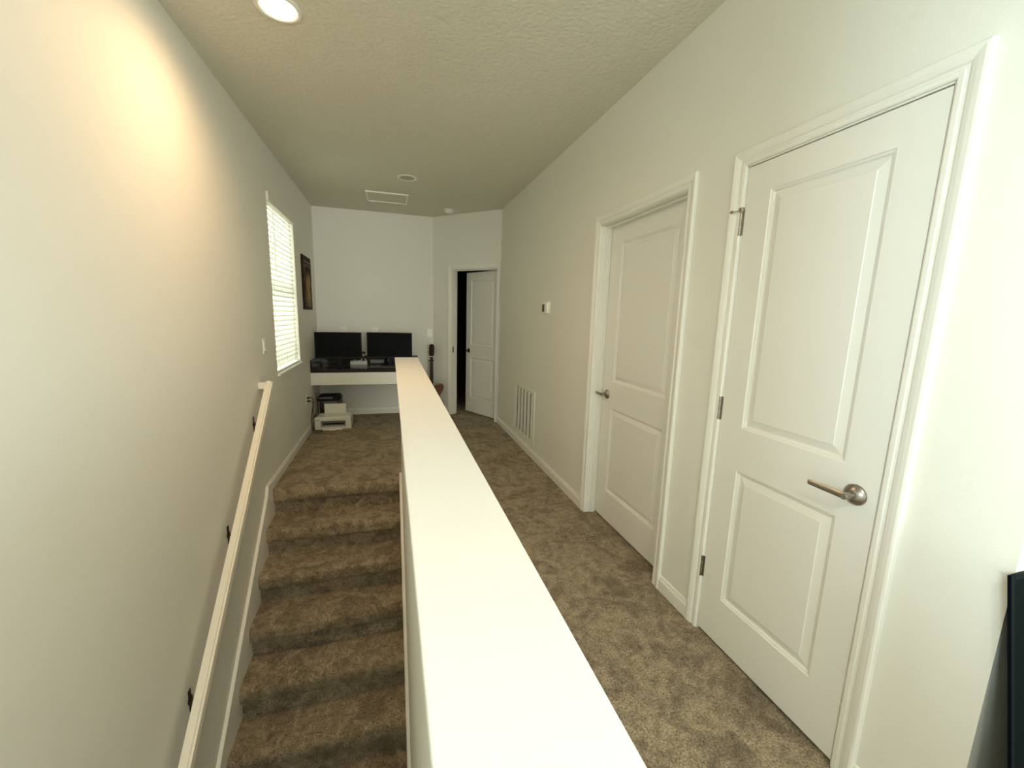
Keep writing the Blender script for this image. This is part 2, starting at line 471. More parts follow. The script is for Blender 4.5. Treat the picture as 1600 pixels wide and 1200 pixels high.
def hinge(parent, u, z, stop=False):
    m = MB()
    for k in range(3):
        z0 = z-.051+k*.034
        m.lathe([(0, z0+.0006), (.0062, z0+.0006), (.0062, z0+.0334), (0, z0+.0334)], (u, -.004, 0), 'z', 16)
    m.lathe([(0, z+.051), (.0045, z+.051), (.0045, z+.055), (0, z+.056)], (u, -.004, 0), 'z', 16)
    m.box(u, u+.013, -.0015, .001, z-.050, z+.050)
    h = m.build('hinge', NICKEL, parent, local=True, smooth=True)
    h['label'] = 'satin nickel hinge'
    if stop:
        p = MB().box(u-.007, u+.011, -.012, .000, z+.040, z+.058, .002).tube([(u-.004, -.008, z+.047), (u-.018, -.018, z+.046), (u-.027, -.024, z+.045)], .002, 8)
        p.lathe([(0, -.006), (.005, -.006), (.006, 0), (.005, .004), (0, .005)], (u-.028, -.024, z+.045), 'x', 14)
        q = p.build('door_stop', NICKEL, h, local=True, smooth=True); q['label'] = 'hinge-pin door stop with white bumper'
MR = Matrix.Translation((XR, 0, 0)) @ Matrix.Rotation(-math.pi/2, 4, 'Z')   # u -> -Y, v -> +X
def on_right(y): return -y
# near door (flush, hinged at its far side)
o0, o1 = -ND[1], -ND[0]
struct('trim_1', casing(o0, o1, ND[2], MR), TRIM, 'white moulded casing around the nearest door on the right', 'door casing', M=MR)
j = jamb(o0, o1, ND[2], .040, .075).build('door_jamb', TRIM, bpy.data.objects['trim_1'], M=MR)
d1 = thing('door_1', (XR, ND[1]-.003, .014), 'nearest white two-panel door on the right with a satin nickel lever', 'door', kind='structure', rot=(0, 0, -math.pi/2))
w1 = ND[1]-ND[0]-.006
y2u = lambda y: (ND[1]-.003)-y
door_leaf(w1, 2.016, [(y2u(1.291), y2u(.889), .210, .808), (y2u(1.291), y2u(.889), .988, 1.910)]).build('door_leaf', DOOR, d1, local=True, M=Matrix.Translation((0, .001, 0)))
lever(d1, y2u(.843), .902, -1)
for z, s in ((1.812, True), (1.049, False), (.303, False)): hinge(d1, -.012, z, s)
MB().box(w1-.0008, w1+.0022, .004, .030, .865, .935).build('latch_plate', DARKNICK, d1, local=True)
# middle door (recessed, opens away)
o0, o1 = -MD[1], -MD[0]
struct('trim_2', casing(o0, o1, MD[2], MR), TRIM, 'white moulded casing around the middle door on the right', 'door casing', M=MR)
jamb(o0, o1, MD[2], .040, .0745).build('door_jamb', TRIM, bpy.data.objects['trim_2'], M=MR)
d2 = thing('door_2', (XR+.076, MD[1]-.004, .014), 'middle white two-panel door on the right, set back in its frame', 'door', kind='structure', rot=(0, 0, -math.pi/2))
w2 = MD[1]-MD[0]-.008
y3u = lambda y: (MD[1]-.004)-y
door_leaf(w2, 2.020, [(y3u(2.452), y3u(1.885), .210, .812), (y3u(2.452), y3u(1.885), .992, 1.912)]).build('door_leaf', DOOR, d2, local=True)
lever(d2, y3u(2.512), .897, -1, .085)
# far door in the angled wall, ajar
struct('trim_3', casing(OA0, OA1, OAH, MA, LA-.002), TRIM, 'white casing around the far door in the angled wall', 'door casing', M=MA)
jamb(OA0, OA1, OAH, .040, .076).build('door_jamb', TRIM, bpy.data.objects['trim_3'], M=MA)
MB().box(OA0+.0005, OA0+.003, .012, .034, .90, .98).build('strike_plate', DARKNICK, bpy.data.objects['trim_3'], M=MA)
hp = MA @ Vector((OA1-.004, T-.035, .014))
AJAR = math.radians(17.5)
d3 = thing('door_3', hp, 'white two-panel far door standing slightly ajar to a dark room', 'door', kind='structure', rot=(0, 0, math.atan2(KY-CY, KX-CX)-AJAR))
wl = OA1-OA0-.008
lf = door_leaf(wl, 2.008, [(.105, wl-.105, .210, .806), (.105, wl-.105, .990, 1.900)])
lf.build('door_leaf', DOOR, d3, local=True, M=Matrix.Translation((-wl, 0, 0)))
lever(d3, -wl+.062, .905, 1, .085, DARKNICK)

# ------------------------------------------------------------------ windows
def window_unit(name, y0, y1, z0, z1, x, label, grid=True):
    r = thing(name, (x, (y0+y1)/2, z0), label, 'window', kind='structure')
    m = MB(); fw = .045
    m.box(x-.03, x+.02, y0, y0+fw, z0, z1, .003).box(x-.03, x+.02, y1-fw, y1, z0, z1, .003)
    m.box(x-.03, x+.02, y0+fw, y1-fw, z0, z0+fw, .003).box(x-.03, x+.02, y0+fw, y1-fw, z1-fw, z1, .003)
    m.box(x-.025, x+.015, y0+fw, y1-fw, (z0+z1)/2-.02, (z0+z1)/2+.02, .003)
    m.build('window_frame', MELAMINE, r)
    MB().box(x-.004, x+.002, y0+fw-.005, y1-fw+.005, z0+fw-.005, z1-fw+.005).build('window_pane', GLASS, r)
    return r
win1 = window_unit('window_1', W1[0], W1[1], W1[2], W1[3], XL-.115, 'tall bright window in the left wall behind the blind')
MB().box(XL-.09, XL+.022, W1[0]-.006, W1[1]+.012, W1[2]-.018, W1[2]+.004, .004).build('window_sill', TRIM, win1)
window_unit('window_2_added', W2[0], W2[1], W2[2], W2[3], XL-.10, 'wide unseen window added for light in the left wall behind the viewer')
wf = thing('window_3_added', (FAR_R+.06, -1.95, .5), 'wide unseen loft window added for light far right behind the viewer', 'window', kind='structure')  # unseen window added to bring light in from the right
m = MB(); a0, a1, z0, z1, xx = -3.6, -.3, .5, 2.4, FAR_R+.06
for yy in (a0, -2.5, -1.42, a1-.05): m.box(xx-.03, xx+.03, yy, yy+.05, z0, z1, .003)
m.box(xx-.028, xx+.028, a0, a1, z0, z0+.05, .003).box(xx-.028, xx+.028, a0, a1, z1-.05, z1, .003)
m.build('window_frame', MELAMINE, wf)
MB().box(xx-.003, xx+.003, a0+.02, a1-.02, z0+.03, z1-.03).build('window_pane', GLASS, wf)

wf = thing('window_4_added', (1.7, FAR_F-.06, .5), 'unseen loft window added for light in the wall behind the viewer', 'window', kind='structure')  # unseen window added to fill the far hallway with light
m = MB(); a0, a1, z0, z1, yy = .4, 3.0, .5, 2.4, FAR_F-.06
for xx in (a0, 1.675, a1-.05): m.box(xx, xx+.05, yy-.03, yy+.03, z0, z1, .003)
m.box(a0, a1, yy-.028, yy+.028, z0, z0+.05, .003).box(a0, a1, yy-.028, yy+.028, z1-.05, z1, .003)
m.build('window_frame', MELAMINE, wf)
MB().box(a0+.02, a1-.02, yy-.003, yy+.003, z0+.03, z1-.03).build('window_pane', GLASS, wf)

# venetian blind in the left window
bl = thing('window_blind', (XL-.02, (W1[0]+W1[1])/2, W1[2]), 'white horizontal-slat blind nearly closed over the left wall window', 'blind')
bx = XL-.030                                   # middle of the slats
ys0, ys1 = W1[0]+.008, W1[1]-.012
m = MB()
pitch = .0445; zt = W1[3]-.085
n = int((zt-(W1[2]+.045))/pitch)
tilt = math.radians(72)
for k in range(n+1):
    zc = zt-k*pitch
    P = []
    for q in range(5):                          # shallow crown across the slat
        s = (q/4-.5)*.057; cr = .0035*(1-(2*q/4-1)**2)
        P.append((bx+s*math.cos(tilt)+cr*math.sin(tilt), zc-s*math.sin(tilt)+cr*math.cos(tilt)))
    tt = .0022
    Q = [(p[0]-tt*math.sin(tilt), p[1]-tt*math.cos(tilt)) for p in P]
    m.prism(P+Q[::-1], 'y', ys0, ys1)
sl = m.build('slats', SLAT, bl, smooth=True)
v = MB().box(XL-.060, XL+.016, W1[0]-.004, W1[1]+.02, W1[3]-.072, W1[3]+.006, .004)
v.build('valance', WHITEPL, bl)
MB().box(bx-.026, bx+.026, ys0, ys1, W1[2]+.006, W1[2]+.026, .004).build('bottom_rail', PALEPL, bl)
MB().tube([(XL+.010, ys0+.12, W1[3]-.075), (XL+.012, ys0+.12, W1[3]-.62)], .004, 8).build('tilt_wand', PALEPL, bl, smooth=True)
m = MB()
for yy in (ys0+.14, (ys0+ys1)/2, ys1-.14):
    m.tube([(bx+.0125, yy, W1[3]-.075), (bx+.0125, yy, W1[2]+.02)], .0011, 6)
m.build('ladder_cord', PALEPL, bl)

# ------------------------------------------------------------------ ceiling fittings
def downlight(loc, label, lens):
    t = thing('recessed_light', loc, label, 'ceiling light', 'round recessed lights in the ceiling')
    MB().lathe([(.097, 0), (.097, -.003), (.092, -.006), (.078, -.006), (.071, -.001), (.071, .0)], (0, 0, 0), 'z', 48).build('trim_ring', MELAMINE, t, local=True, smooth=True)
    MB().lathe([(0, -.0012), (.071, -.0012), (.071, -.0002), (0, -.0002)], (0, 0, 0), 'z', 40).build('lens', lens, t, local=True)
    return t
LAMP = emit_mat('lit_lens', (1, .80, .52), 30)
OFFL = mat('unlit_lens', (.42, .40, .33), .35)
L1 = (-.455, 2.285, H)
downlight(L1, 'lit round recessed ceiling light glowing warm above the stairs', LAMP)
downlight((.178, 4.46, H), 'unlit round recessed ceiling light further along the ceiling', OFFL)
LOFT_FILL_LIGHTS = [(.14, -.60, H), (2.60, -1.6, H)]  # unseen lights added behind the camera to brighten the hall
for p, q in zip(LOFT_FILL_LIGHTS, ('above the half wall just behind the viewer', 'in the middle of the loft behind the viewer')): downlight(p, 'unseen lit round recessed ceiling light added for brightness '+q, LAMP)
hp_ = thing('attic_hatch', (-.015, 5.25, H), 'square white access panel in the ceiling near the back wall', 'ceiling panel')
m = MB(); a0, a1, c0, c1 = -.25, .215, 5.05, 5.47; e = .022
m.box(a0, a1, c0, c0+e, H-.014, H, .002).box(a0, a1, c1-e, c1, H-.014, H, .002).box(a0, a0+e, c0+e, c1-e, H-.014, H, .002).box(a1-e, a1, c0+e, c1-e, H-.014, H, .002)
m.build('panel_frame', TRIM, hp_)
MB().box(a0+e, a1-e, c0+e, c1-e, H-.006, H-.0005).build('panel_board', CEIL, hp_)
sd = thing('smoke_detector', (.735, 5.53, H), 'small round white smoke detector on the ceiling above the far door', 'smoke detector')
MB().lathe([(0, 0), (.068, 0), (.068, -.010), (.064, -.014), (0, -.014)], (0, 0, 0), 'z', 36).build('mounting_base', WHITEPL, sd, local=True, smooth=True)
MB().lathe([(0, -.014), (.054, -.014), (.052, -.028), (.040, -.040), (.018, -.043), (0, -.043)], (0, 0, 0), 'z', 36).build('sensor_cover', PALEPL, sd, local=True, smooth=True)

# ------------------------------------------------------------------ wall fittings
def plate(name, loc, rotz, label, cat, group, kind):
    """wall plate in its own frame: lies on y=0, faces -y"""
    t = thing(name, loc, label, cat, group, rot=(0, 0, rotz))
    MB().box(-.036, .036, -.006, 0, -.058, .058, .0025).build('cover_plate', PALEPL, t, local=True)
    if kind == 'switch':
        MB().prism([(-.006, -.034), (-.012, -.033), (-.0075, .0), (-.009, .033), (-.006, .034)], 'x', -.0165, .0165).build('rocker', PALEPL, t, local=True)
    else:
        for s in (-1, 1):
            r = MB().lathe([(0, -.006), (.017, -.006), (.017, -.0085), (0, -.0085)], (0, 0, s*.0195), 'y', 24).build('receptacle', PALEPL, t, local=True)
            MB().box(-.0075, -.0045, -.0092, -.008, s*.0195-.004, s*.0195+.006).box(.0045, .0075, -.0092, -.008, s*.0195-.004, s*.0195+.006).build('slot', GAPSHADE, r, local=True)
    return t
EAST = math.pi/2       # plate frame -y -> +x
plate('light_switch', (XL, 3.605, 1.146), EAST, 'white rocker light switch on the left wall beside the handrail', 'light switch', 'light switches', 'switch')
plate('light_switch', (.529, YB, 1.157), 0, 'white rocker light switch on the back wall above the guitar', 'light switch', 'light switches', 'switch')
plate('power_outlet', (XL, 5.075, .420), EAST, 'white power outlet low on the left wall with two plugs in it', 'outlet', 'power outlets', 'outlet')
plate('power_outlet', (-.215, YB, 1.165), 0, 'white power outlet above the right-hand monitor', 'outlet', 'power outlets', 'outlet')
plate('power_outlet', (-.625, YB, 1.170), 0, 'white power outlet behind the top of the left-hand monitor', 'outlet', 'power outlets', 'outlet')
# thermostat
WEST = -math.pi/2      # -y -> -x
th = thing('thermostat', (XR+.0015, 3.56, 1.512), 'small white thermostat with a dark display on the right wall', 'thermostat', rot=(0, 0, WEST))
MB().box(-.078, .078, -.005, 0, -.058, .058, .002).build('back_plate', PALEPL, th, local=True)
MB().box(-.066, .066, -.026, -.005, -.047, .047, .005).build('case', PALEPL, th, local=True)
MB().box(-.052, .004, -.0275, -.0255, -.034, .034).build('display', mat('dark_display', (.035, .035, .02), .2), th, local=True)
# return-air grille
vg = thing('air_return_grille', (XR, 4.15, .415), 'white louvred air return grille low on the right wall', 'vent', rot=(0, 0, WEST))
vw, vh = .372, .274
m = MB(); e = .034
m.box(-vw, vw, -.008, 0, vh-e, vh, .002).box(-vw, vw, -.008, 0, -vh, -vh+e, .002).box(-vw, -vw+e, -.008, 0, -vh+e, vh-e, .002).box(vw-e, vw, -.008, 0, -vh+e, vh-e, .002)
m.build('grille_frame', VENTM, vg, local=True)
nb = 5; span = 2*(vw-e); cols = [-vw+e+span*k/(nb+1) for k in range(nb+2)]
for u in cols[1:-1]:
    MB().box(u-.007, u+.003, -.012, .0, -vh+e, vh-e).build('divider', VENTM, vg, local=True)
for k in range(nb+1):
    m = MB(); z = -vh+e+.008
    while z < vh-e-.004:
        m.prism([(-.0065, z-.0035), (-.0055, z-.0045), (-.0005, z+.0055), (-.0015, z+.0065)], 'x', cols[k]+(.036 if k else .004), cols[k+1]-.010)
        z += .0125
    m.build('louvre_column', VENTM, vg, local=True)
MB().box(-vw+e, vw-e, -.0006, -.0001, -vh+e, vh-e).build('duct_shadow', GAPSHADE, vg, local=True).name = 'duct_shade_sheet'  # dark sheet on the wall, painted for the shade inside the duct
for u, z in ((-vw*.6, vh-.017), (vw*.6, vh-.017), (-vw*.6, -vh+.017), (vw*.93, -vh+.017)):
    MB().lathe([(0, -.0095), (.004, -.0095), (.005, -.0075), (0, -.0075)], (u, 0, z), 'y', 12).build('screw', NICKEL, vg, local=True)
# picture on the left wall
pc = thing('picture', (XL, 5.435, 1.745), 'dark brown aged print hanging on the left wall beyond the window', 'picture')
MB().box(XL, XL+.018, 5.19, 5.68, 1.44, 2.05, .002).build('mount_board', PRINTFR, pc)
MB().box(XL+.0182, XL+.0192, 5.215, 5.655, 1.465, 2.025).build('print', PRINT, pc)
for z, hh in ((1.985, .022), (1.945, .016), (1.525, .016), (1.490, .016), (1.555, .010)):
    MB().box(XL+.0190, XL+.0196, 5.25, 5.62, z-hh/2, z+hh/2).build('band', PRINTBAR, pc)

# ------------------------------------------------------------------ handrail
hr = thing('handrail', (XL, 3.41, .87), 'white painted wooden handrail sloping down the left wall beside the stairs', 'handrail')
hs = .862; y1, z1 = 3.405, .872; y0 = .15; z0 = z1-hs*(y1-y0)
ang = math.atan(hs)
def rail_box(ya, yb, xa, xb, hh):
    """bar along the slope between ya and yb"""
    b = MB(); L = (yb-ya)/math.cos(ang)
    bb = bmesh.new(); bmesh.ops.create_cube(bb, size=1)
    for v in bb.verts: v.co = Vector(((xa+xb)/2+v.co.x*(xb-xa), v.co.y*L, v.co.z*hh))
    bmesh.ops.bevel(bb, geom=[e for e in bb.edges if abs((e.verts[0].co-e.verts[1].co).y) > .1], offset=.010, segments=4, affect='EDGES')
    M = Matrix.Translation((0, (ya+yb)/2, z1-hs*(y1-(ya+yb)/2))) @ Matrix.Rotation(ang, 4, 'X')
    b.add(bb, M); return b
rail_box(y0, y1+.012, -.908, -.861, .058).build('rail', RAILM, hr, smooth=True)
MB().box(XL, -.862, y1-.022, y1+.032, z1-.028, z1+.020, .004).build('wall_return', RAILM, hr)
for by in (3.205, 2.605, 2.005, 1.40, .80):
    rz = z1-hs*(y1-by)
    zb = rz-.060
    k = MB()
    k.lathe([(0, 0), (.022, 0), (.022, .004), (.016, .007), (0, .007)], (XL, by+.02, zb-.020), 'x', 20)
    k.box(XL, XL+.004, by+.008, by+.032, zb-.075, zb+.035, .0015)
    k.tube(curve3([(XL+.005, by+.02, zb-.020), (XL+.030, by+.016, zb-.020), (XL+.056, by+.006, zb+.000), (XL+.068, by, zb+.026)], 5), .0065, 10)
    k.box(XL+.050, XL+.086, by-.012, by+.012, zb+.022, zb+.030, .001)
    k.build('rail_bracket', DARKNICK, hr, smooth=True)
for o in bpy.data.objects:
    if o.name.startswith('rail_bracket'): o['label'] = 'dark metal handrail bracket'

# ------------------------------------------------------------------ desk
DX1, DY0, DZ = .355, 5.41, .726
dk = thing('desk', ((XL+DX1)/2, 5.73, DZ), 'built-in white desk with a dark stone top along the back wall', 'desk')
m = MB().box(XL, .398, DY0, YB, DZ-.044, DZ, .003)
m.build('countertop', STONE, dk)
MB().box(XL+.02, DX1, YB-.020, YB, DZ, DZ+.108, .002).build('backsplash', STONE, dk)
MB().box(XL, XL+.020, DY0+.004, YB, DZ, DZ+.108, .002).build('side_splash', STONE, dk)
MB().box(XL, DX1+.02, DY0+.006, DY0+.026, .528, DZ-.0445, .001).box(DX1, DX1+.02, DY0+.026, YB, .528, DZ-.0445).build('apron', MELAMINE, dk)

# monitors
def monitor(loc, rz, label, w=.545, h=.325, zc=.28, tilt=6):
    t = thing('monitor', loc, label, 'monitor', 'computer monitors on the desk', rot=(0, 0, rz))
    M = Matrix.Translation((0, 0, zc)) @ Matrix.Rotation(math.radians(-tilt), 4, 'X')
    MB().box(-w/2, w/2, 0, .018, -h/2, h/2, .003).box(-w*.32, w*.32, .016, .042, -h*.36, h*.30, .010).build('housing', BLACKPL, t, local=True, M=M)
    MB().box(-w/2+.008, w/2-.008, -.0012, .0005, -h/2+.018, h/2-.008).build('screen', SCREEN, t, local=True, M=M)
    b = MB().box(-.022, .022, .045, .062, .008, zc+.02, .004)
    b.build('stand_neck', BLACKPL, t, local=True)
    MB().prism(spline([(-.12, -.05), (0, -.085), (.12, -.05), (.11, .09), (0, .11), (-.11, .09)], 5), 'z', 0, .010).build('stand_foot', BLACKPL, t, local=True)
    return t
monitor((-.650, 5.625, DZ), math.radians(4), 'left-hand black monitor on the desk nearest the window wall', zc=.276, w=.555, h=.335)
monitor((-.025, 5.625, DZ), math.radians(-1), 'right-hand black monitor on the desk behind the end of the half wall', zc=.281, w=.570, h=.335)
# small things on the desk
t = thing('storage_tray', (-.435, 5.93, DZ), 'shallow white tray on the desk between the two monitors', 'tray')
m = MB(); a0, a1, c0, c1, zt_ = -.54, -.33, 5.87, 5.99, DZ+.045
m.box(a0, a1, c0, c1, DZ, DZ+.006, .001).box(a0, a1, c0, c0+.006, DZ+.006, zt_).box(a0, a1, c1-.006, c1, DZ+.006, zt_).box(a0, a0+.006, c0+.006, c1-.006, DZ+.006, zt_).box(a1-.006, a1, c0+.006, c1-.006, DZ+.006, zt_)
m.build('tray_body', PALEPL, t)
b = bmesh.new(); bmesh.ops.create_icosphere(b, subdivisions=3, radius=1)
for v in b.verts:
    k = 1+.10*math.sin(v.co.x*5)*math.cos(v.co.y*4+1); v.co = Vector((v.co.x*.042*k, v.co.y*.036*k, v.co.z*.028*k))
o = MB().add(b, Matrix.Translation((-.485, 5.93, DZ+.034))).build('crumpled_cloth', mat('beige_cloth', (.46, .43, .30), .8), None, smooth='all')
tag(o, 'small crumpled beige cloth lying in the white tray', 'cloth')
fg = thing('figurine', (-.372, 5.93, DZ+.006), 'small dark red and white figurine standing in the white tray', 'figurine')
DRED = mat('dark_red', (.07, .012, .012), .5); 
MB().lathe([(0, 0), (.026, 0), (.028, .012), (.020, .045), (.024, .075), (.016, .100), (0, .104)], (-.372, 5.93, DZ+.006), 'z', 24).build('body', DRED, fg, smooth=True)
MB().lathe([(0, .096), (.012, .097), (.022, .112), (.024, .128), (.016, .146), (0, .150)], (-.372, 5.93, DZ+.006), 'z', 24).build('head', mat('pinkish_white', (.62, .52, .46), .6), fg, smooth=True)
MB().lathe([(.017, .137), (.028, .139), (.022, .155), (.010, .168), (0, .170)], (-.372, 5.93, DZ+.006), 'z', 24).build('cap', mat('dark_green', (.02, .035, .028), .6), fg, smooth=True)
m = MB().tube([(-.392, 5.918, DZ+.078), (-.404, 5.90, DZ+.055), (-.396, 5.888, DZ+.040)], .0075, 8).tube([(-.352, 5.918, DZ+.078), (-.345, 5.897, DZ+.06), (-.352, 5.884, DZ+.048)], .0075, 8)
m.box(-.388, -.352, 5.896, 5.912, DZ+.022, DZ+.048, .004)
m.build('arms', mat('white_felt', (.7, .66, .62), .8), fg, smooth=True)
sb = thing('speaker_bar', (-.165, 5.955, DZ), 'slim grey speaker bar on the desk below the right-hand monitor', 'speaker')
MB().box(-.29, -.035, 5.93, 5.985, DZ+.008, DZ+.058, .008).build('bar_body', mat('silver_grey', (.24, .25, .23), .35), sb)
for a in (-.27, -.10): MB().box(a, a+.05, 5.94, 5.975, DZ, DZ+.010).build('foot', BLACKPL, sb)
rs = thing('round_speaker', (-.045, 5.80, DZ), 'small round black speaker on the desk below the right-hand monitor', 'speaker')
MB().lathe([(0, 0), (.040, 0), (.052, .020), (.057, .055), (.050, .095), (.030, .115), (0, .120)], (-.045, 5.80, DZ), 'z', 28).build('speaker_body', BLACKPL, rs, smooth=True)
MB().lathe([(0, 0), (.012, 0), (.010, -.005), (0, -.006)], (-.045, 5.747, DZ+.075), 'y', 16).build('front_highlight', mat('highlight_metal', (.6, .6, .6), .25, 1), rs, smooth=True)  # bright disc stands in for the highlight on the black speaker
kb = thing('keyboard', (-.12, 5.475, DZ), 'black keyboard lying on the desk in front of the right-hand monitor', 'keyboard')
MB().box(-.30, .10, 5.415, 5.533, DZ, DZ+.014, .004).build('keyboard_base', BLACKPL, kb)
m = MB()
for r in range(5):
    for c in range(18):
        m.box(-.290+c*.0214, -.290+c*.0214+.0178, 5.421+r*.0218, 5.421+r*.0218+.0180, DZ+.013, DZ+.018, .0015, 1)
m.build('keys', GREYPL, kb)

# ------------------------------------------------------------------ under the desk
sd_ = thing('wire_stand', (-.79, 5.68, 0), 'small black wire stand under the desk behind the white printer', 'stand')
sx0, sx1, sy0, sy1, sz = -.925, -.650, 5.57, 5.83, .305
m = MB().box(sx0, sx1, sy0, sy1, sz-.012, sz, .003).box(sx0, sx1, sy0, sy0+.006, sz, sz+.018).box(sx0, sx0+.006, sy0, sy1, sz, sz+.018).box(sx1-.006, sx1, sy0, sy1, sz, sz+.018)
m.build('tray_top', BLACKPL, sd_)
for x in (sx0+.02, sx1-.02):
    MB().tube(curve3([(x-.012, sy0+.015, sz-.01), (x-.012, sy0+.015, .012), (x-.008, sy0+.015, .005), (x+.008, sy0+.015, .005), (x+.012, sy0+.015, .012), (x+.012, sy0+.015, sz-.01)], 4), .0045, 8).build('leg', BLACKPL, sd_, smooth=True)
    MB().tube(curve3([(x-.012, sy1-.015, sz-.01), (x-.012, sy1-.015, .012), (x-.008, sy1-.015, .005), (x+.008, sy1-.015, .005), (x+.012, sy1-.015, .012), (x+.012, sy1-.015, sz-.01)], 4), .0045, 8).build('leg', BLACKPL, sd_, smooth=True)
for a in (sy0+.015, sy1-.015): MB().tube([(sx0+.03, a, .09), (sx1-.03, a, .09)], .004, 8).build('brace', BLACKPL, sd_)
mo = thing('media_box', (-.79, 5.69, sz), 'flat black box with a grey front edge on the wire stand', 'box')
MB().box(sx0+.012, sx1-.014, sy0+.012, sy1-.02, sz, sz+.048, .006).build('box_body', BLACKPL, mo)
MB().box(sx0+.024, sx1-.090, sy0+.0085, sy0+.0125, sz+.010, sz+.038).build('front_strip', mat('steel_grey', (.17, .18, .19), .3), mo)
rt = thing('router', (-.875, 5.62, 0), 'small upright black router between the legs of the wire stand', 'router')
MB().box(-.900, -.850, 5.625, 5.76, .0, .15, .006).build('router_body', BLACKPL, rt)
MB().tube([(-.89, 5.75, .15), (-.89, 5.755, .24)], .0045, 8).tube([(-.86, 5.75, .15), (-.858, 5.755, .24)], .0045, 8).build('antenna', BLACKPL, rt)

# printer
pr = thing('printer', (-.71, 5.40, 0), 'white inkjet printer on the carpet under the desk', 'printer')
px0, px1, py0, py1, ph = -.912, -.500, 5.262, 5.545, .148
sw = .06
m = MB()
# body built around the output slot
sx0_, sx1_ = -.845, -.565
m.box(px0, sx0_, py0, py1, .004, ph, .006).box(sx1_, px1, py0, py1, .004, ph, .006)
m.box(sx0_-.006, sx1_+.006, py0, py1, .108, ph, .006).box(sx0_-.006, sx1_+.006, py0+.004, py1, .004, .030, .003).box(sx0_-.006, sx1_+.006, py0+.09, py1, .028, .110)
m.build('body', WHITEPL, pr)
MB().box(px0+.010, px1-.010, py0+.012, py1-.012, ph-.001, ph+.006, .003).build('scanner_lid', PALEPL, pr)
MB().box(sx0_, sx1_, py0+.075, py0+.0905, .032, .106).build('output_slot', mat('slot_grey', (.30, .29, .26), .5), pr)
m = MB().box(sx0_+.02, sx1_-.02, py0+.030, py0+.034, .062, .074)
for k in range(7): m.box(sx0_+.03+k*.034, sx0_+.044+k*.034, py0+.024, py0+.032, .054, .066)
m.build('rollers', BLACKPL, pr)
MB().prism([(py0-.055, .010), (py0-.052, .018), (py0+.08, .036), (py0+.08, .028)], 'x', -.815, -.600).box(-.745, -.670, py0-.075, py0-.05, .008, .014, .002).build('output_tray', PALEPL, pr)
ps = MB()
PM = Matrix.Translation((-.705, py1-.045, ph)) @ Matrix.Rotation(math.radians(-17), 4, 'X')
ps.box(-.128, .128, -.004, .004, 0, .125, .003).box(-.116, .116, -.0055, -.003, .012, .115, .001)
ps.build('paper_support', WHITEPL, pr, M=PM)
MB().box(-.895, -.860, py0-.0012, py0+.003, .118, .124).build('control_light', GREYPL, pr)

# cords from the outlet
def cord(pts, parent, label):
    p0 = Vector(pts[0])
    c = MB().tube(curve3([tuple(p0+Vector((.018, 0, 0)))]+pts[1:], 6), .0042, 8).build('power_cord', CORD, parent, smooth='all')
    c['label'] = label
    MB().box(p0.x-.002, p0.x+.024, p0.y-.012, p0.y+.012, p0.z-.010, p0.z+.010, .004).build('plug', CORD, c)
x_ = XL+.0125
cord([(x_, 5.075, .4395), (-.905, 5.09, .440), (-.888, 5.11, .405), (-.890, 5.13, .343), (-.902, 5.15, .282), (-.906, 5.20, .205), (-.880, 5.24, .180), (-.872, 5.50, .185), (-.862, 5.585, .22), (-.872, 5.62, .200), (-.872, 5.66, .150)],
     rt, 'black cord curving from the upper plug towards the wire stand')
cord([(x_, 5.075, .4005), (-.905, 5.09, .398), (-.890, 5.11, .366), (-.905, 5.13, .282), (-.922, 5.14, .167), (-.922, 5.15, .066), (-.905, 5.13, .010), (-.850, 5.13, .006), (-.815, 5.17, .006), (-.845, 5.205, .006), (-.885, 5.21, .010), (-.915, 5.23, .045), (-.925, 5.40, .120), (-.910, 5.50, .10)],
     pr, 'black cord looping on the carpet in front of the printer')

# ------------------------------------------------------------------ guitar leaning in the corner
gt = thing('guitar', (.512, 5.70, .005), 'brown acoustic guitar leaning upright in the far corner beside the desk', 'guitar', rot=(math.radians(-9), math.radians(1.0), math.radians(-4)))
body = [(0, 0), (.10, .008), (.172, .058), (.192, .135), (.168, .205), (.126, .262), (.124, .305), (.156, .360), (.172, .415), (.158, .455), (.122, .464), (.070, .446), (.0, .446)]
half = body[:-1]
out = spline(half+[(0, .446)]+[(-x, z) for x, z in half[:0:-1]], 6)
MB().prism(out, 'y', .003, .100).build('body', MAHOG, gt, local=True, smooth=True)
MB().prism([(x*.985, z*.985+.0035) for x, z in out], 'y', -.001, .0035).build('sound_board', GTOP, gt, local=True)
rim = [Vector((x, .002, z)) for x, z in out]
MB().tube(rim+[rim[0]], .0035, 6).build('binding', BINDING, gt, local=True, smooth='all')
MB().lathe([(0, -.0012), (.048, -.0012), (.048, -.0016), (0, -.0016)], (0, 0, .315), 'y', 32).build('sound_hole', GAPSHADE, gt, local=True)
MB().box(-.075, .075, -.009, -.001, .148, .172, .002).box(-.04, .04, -.012, -.008, .160, .164).build('bridge', ROSEW, gt, local=True)
m = MB().prism([(-.027, .44), (.027, .44), (.0215, .845), (-.0215, .845)], 'y', -.004, .020)
m.prism([(-.026, .40), (.026, .40), (.029, .47), (-.029, .47)], 'y', .0, .085)
m.build('neck', MAHOG, gt, local=True)
MB().prism([(-.0285, .345), (.0285, .345), (.0215, .845), (-.0215, .845)], 'y', -.009, -.0035).build('fretboard', ROSEW, gt, local=True)
MB().box(-.0225, .0225, -.012, -.002, .842, .849).build('nut', PALEPL, gt, local=True)
HM = Matrix.Translation((0, 0, .848)) @ Matrix.Rotation(math.radians(-8), 4, 'X') @ Matrix.Translation((0, 0, -.848))
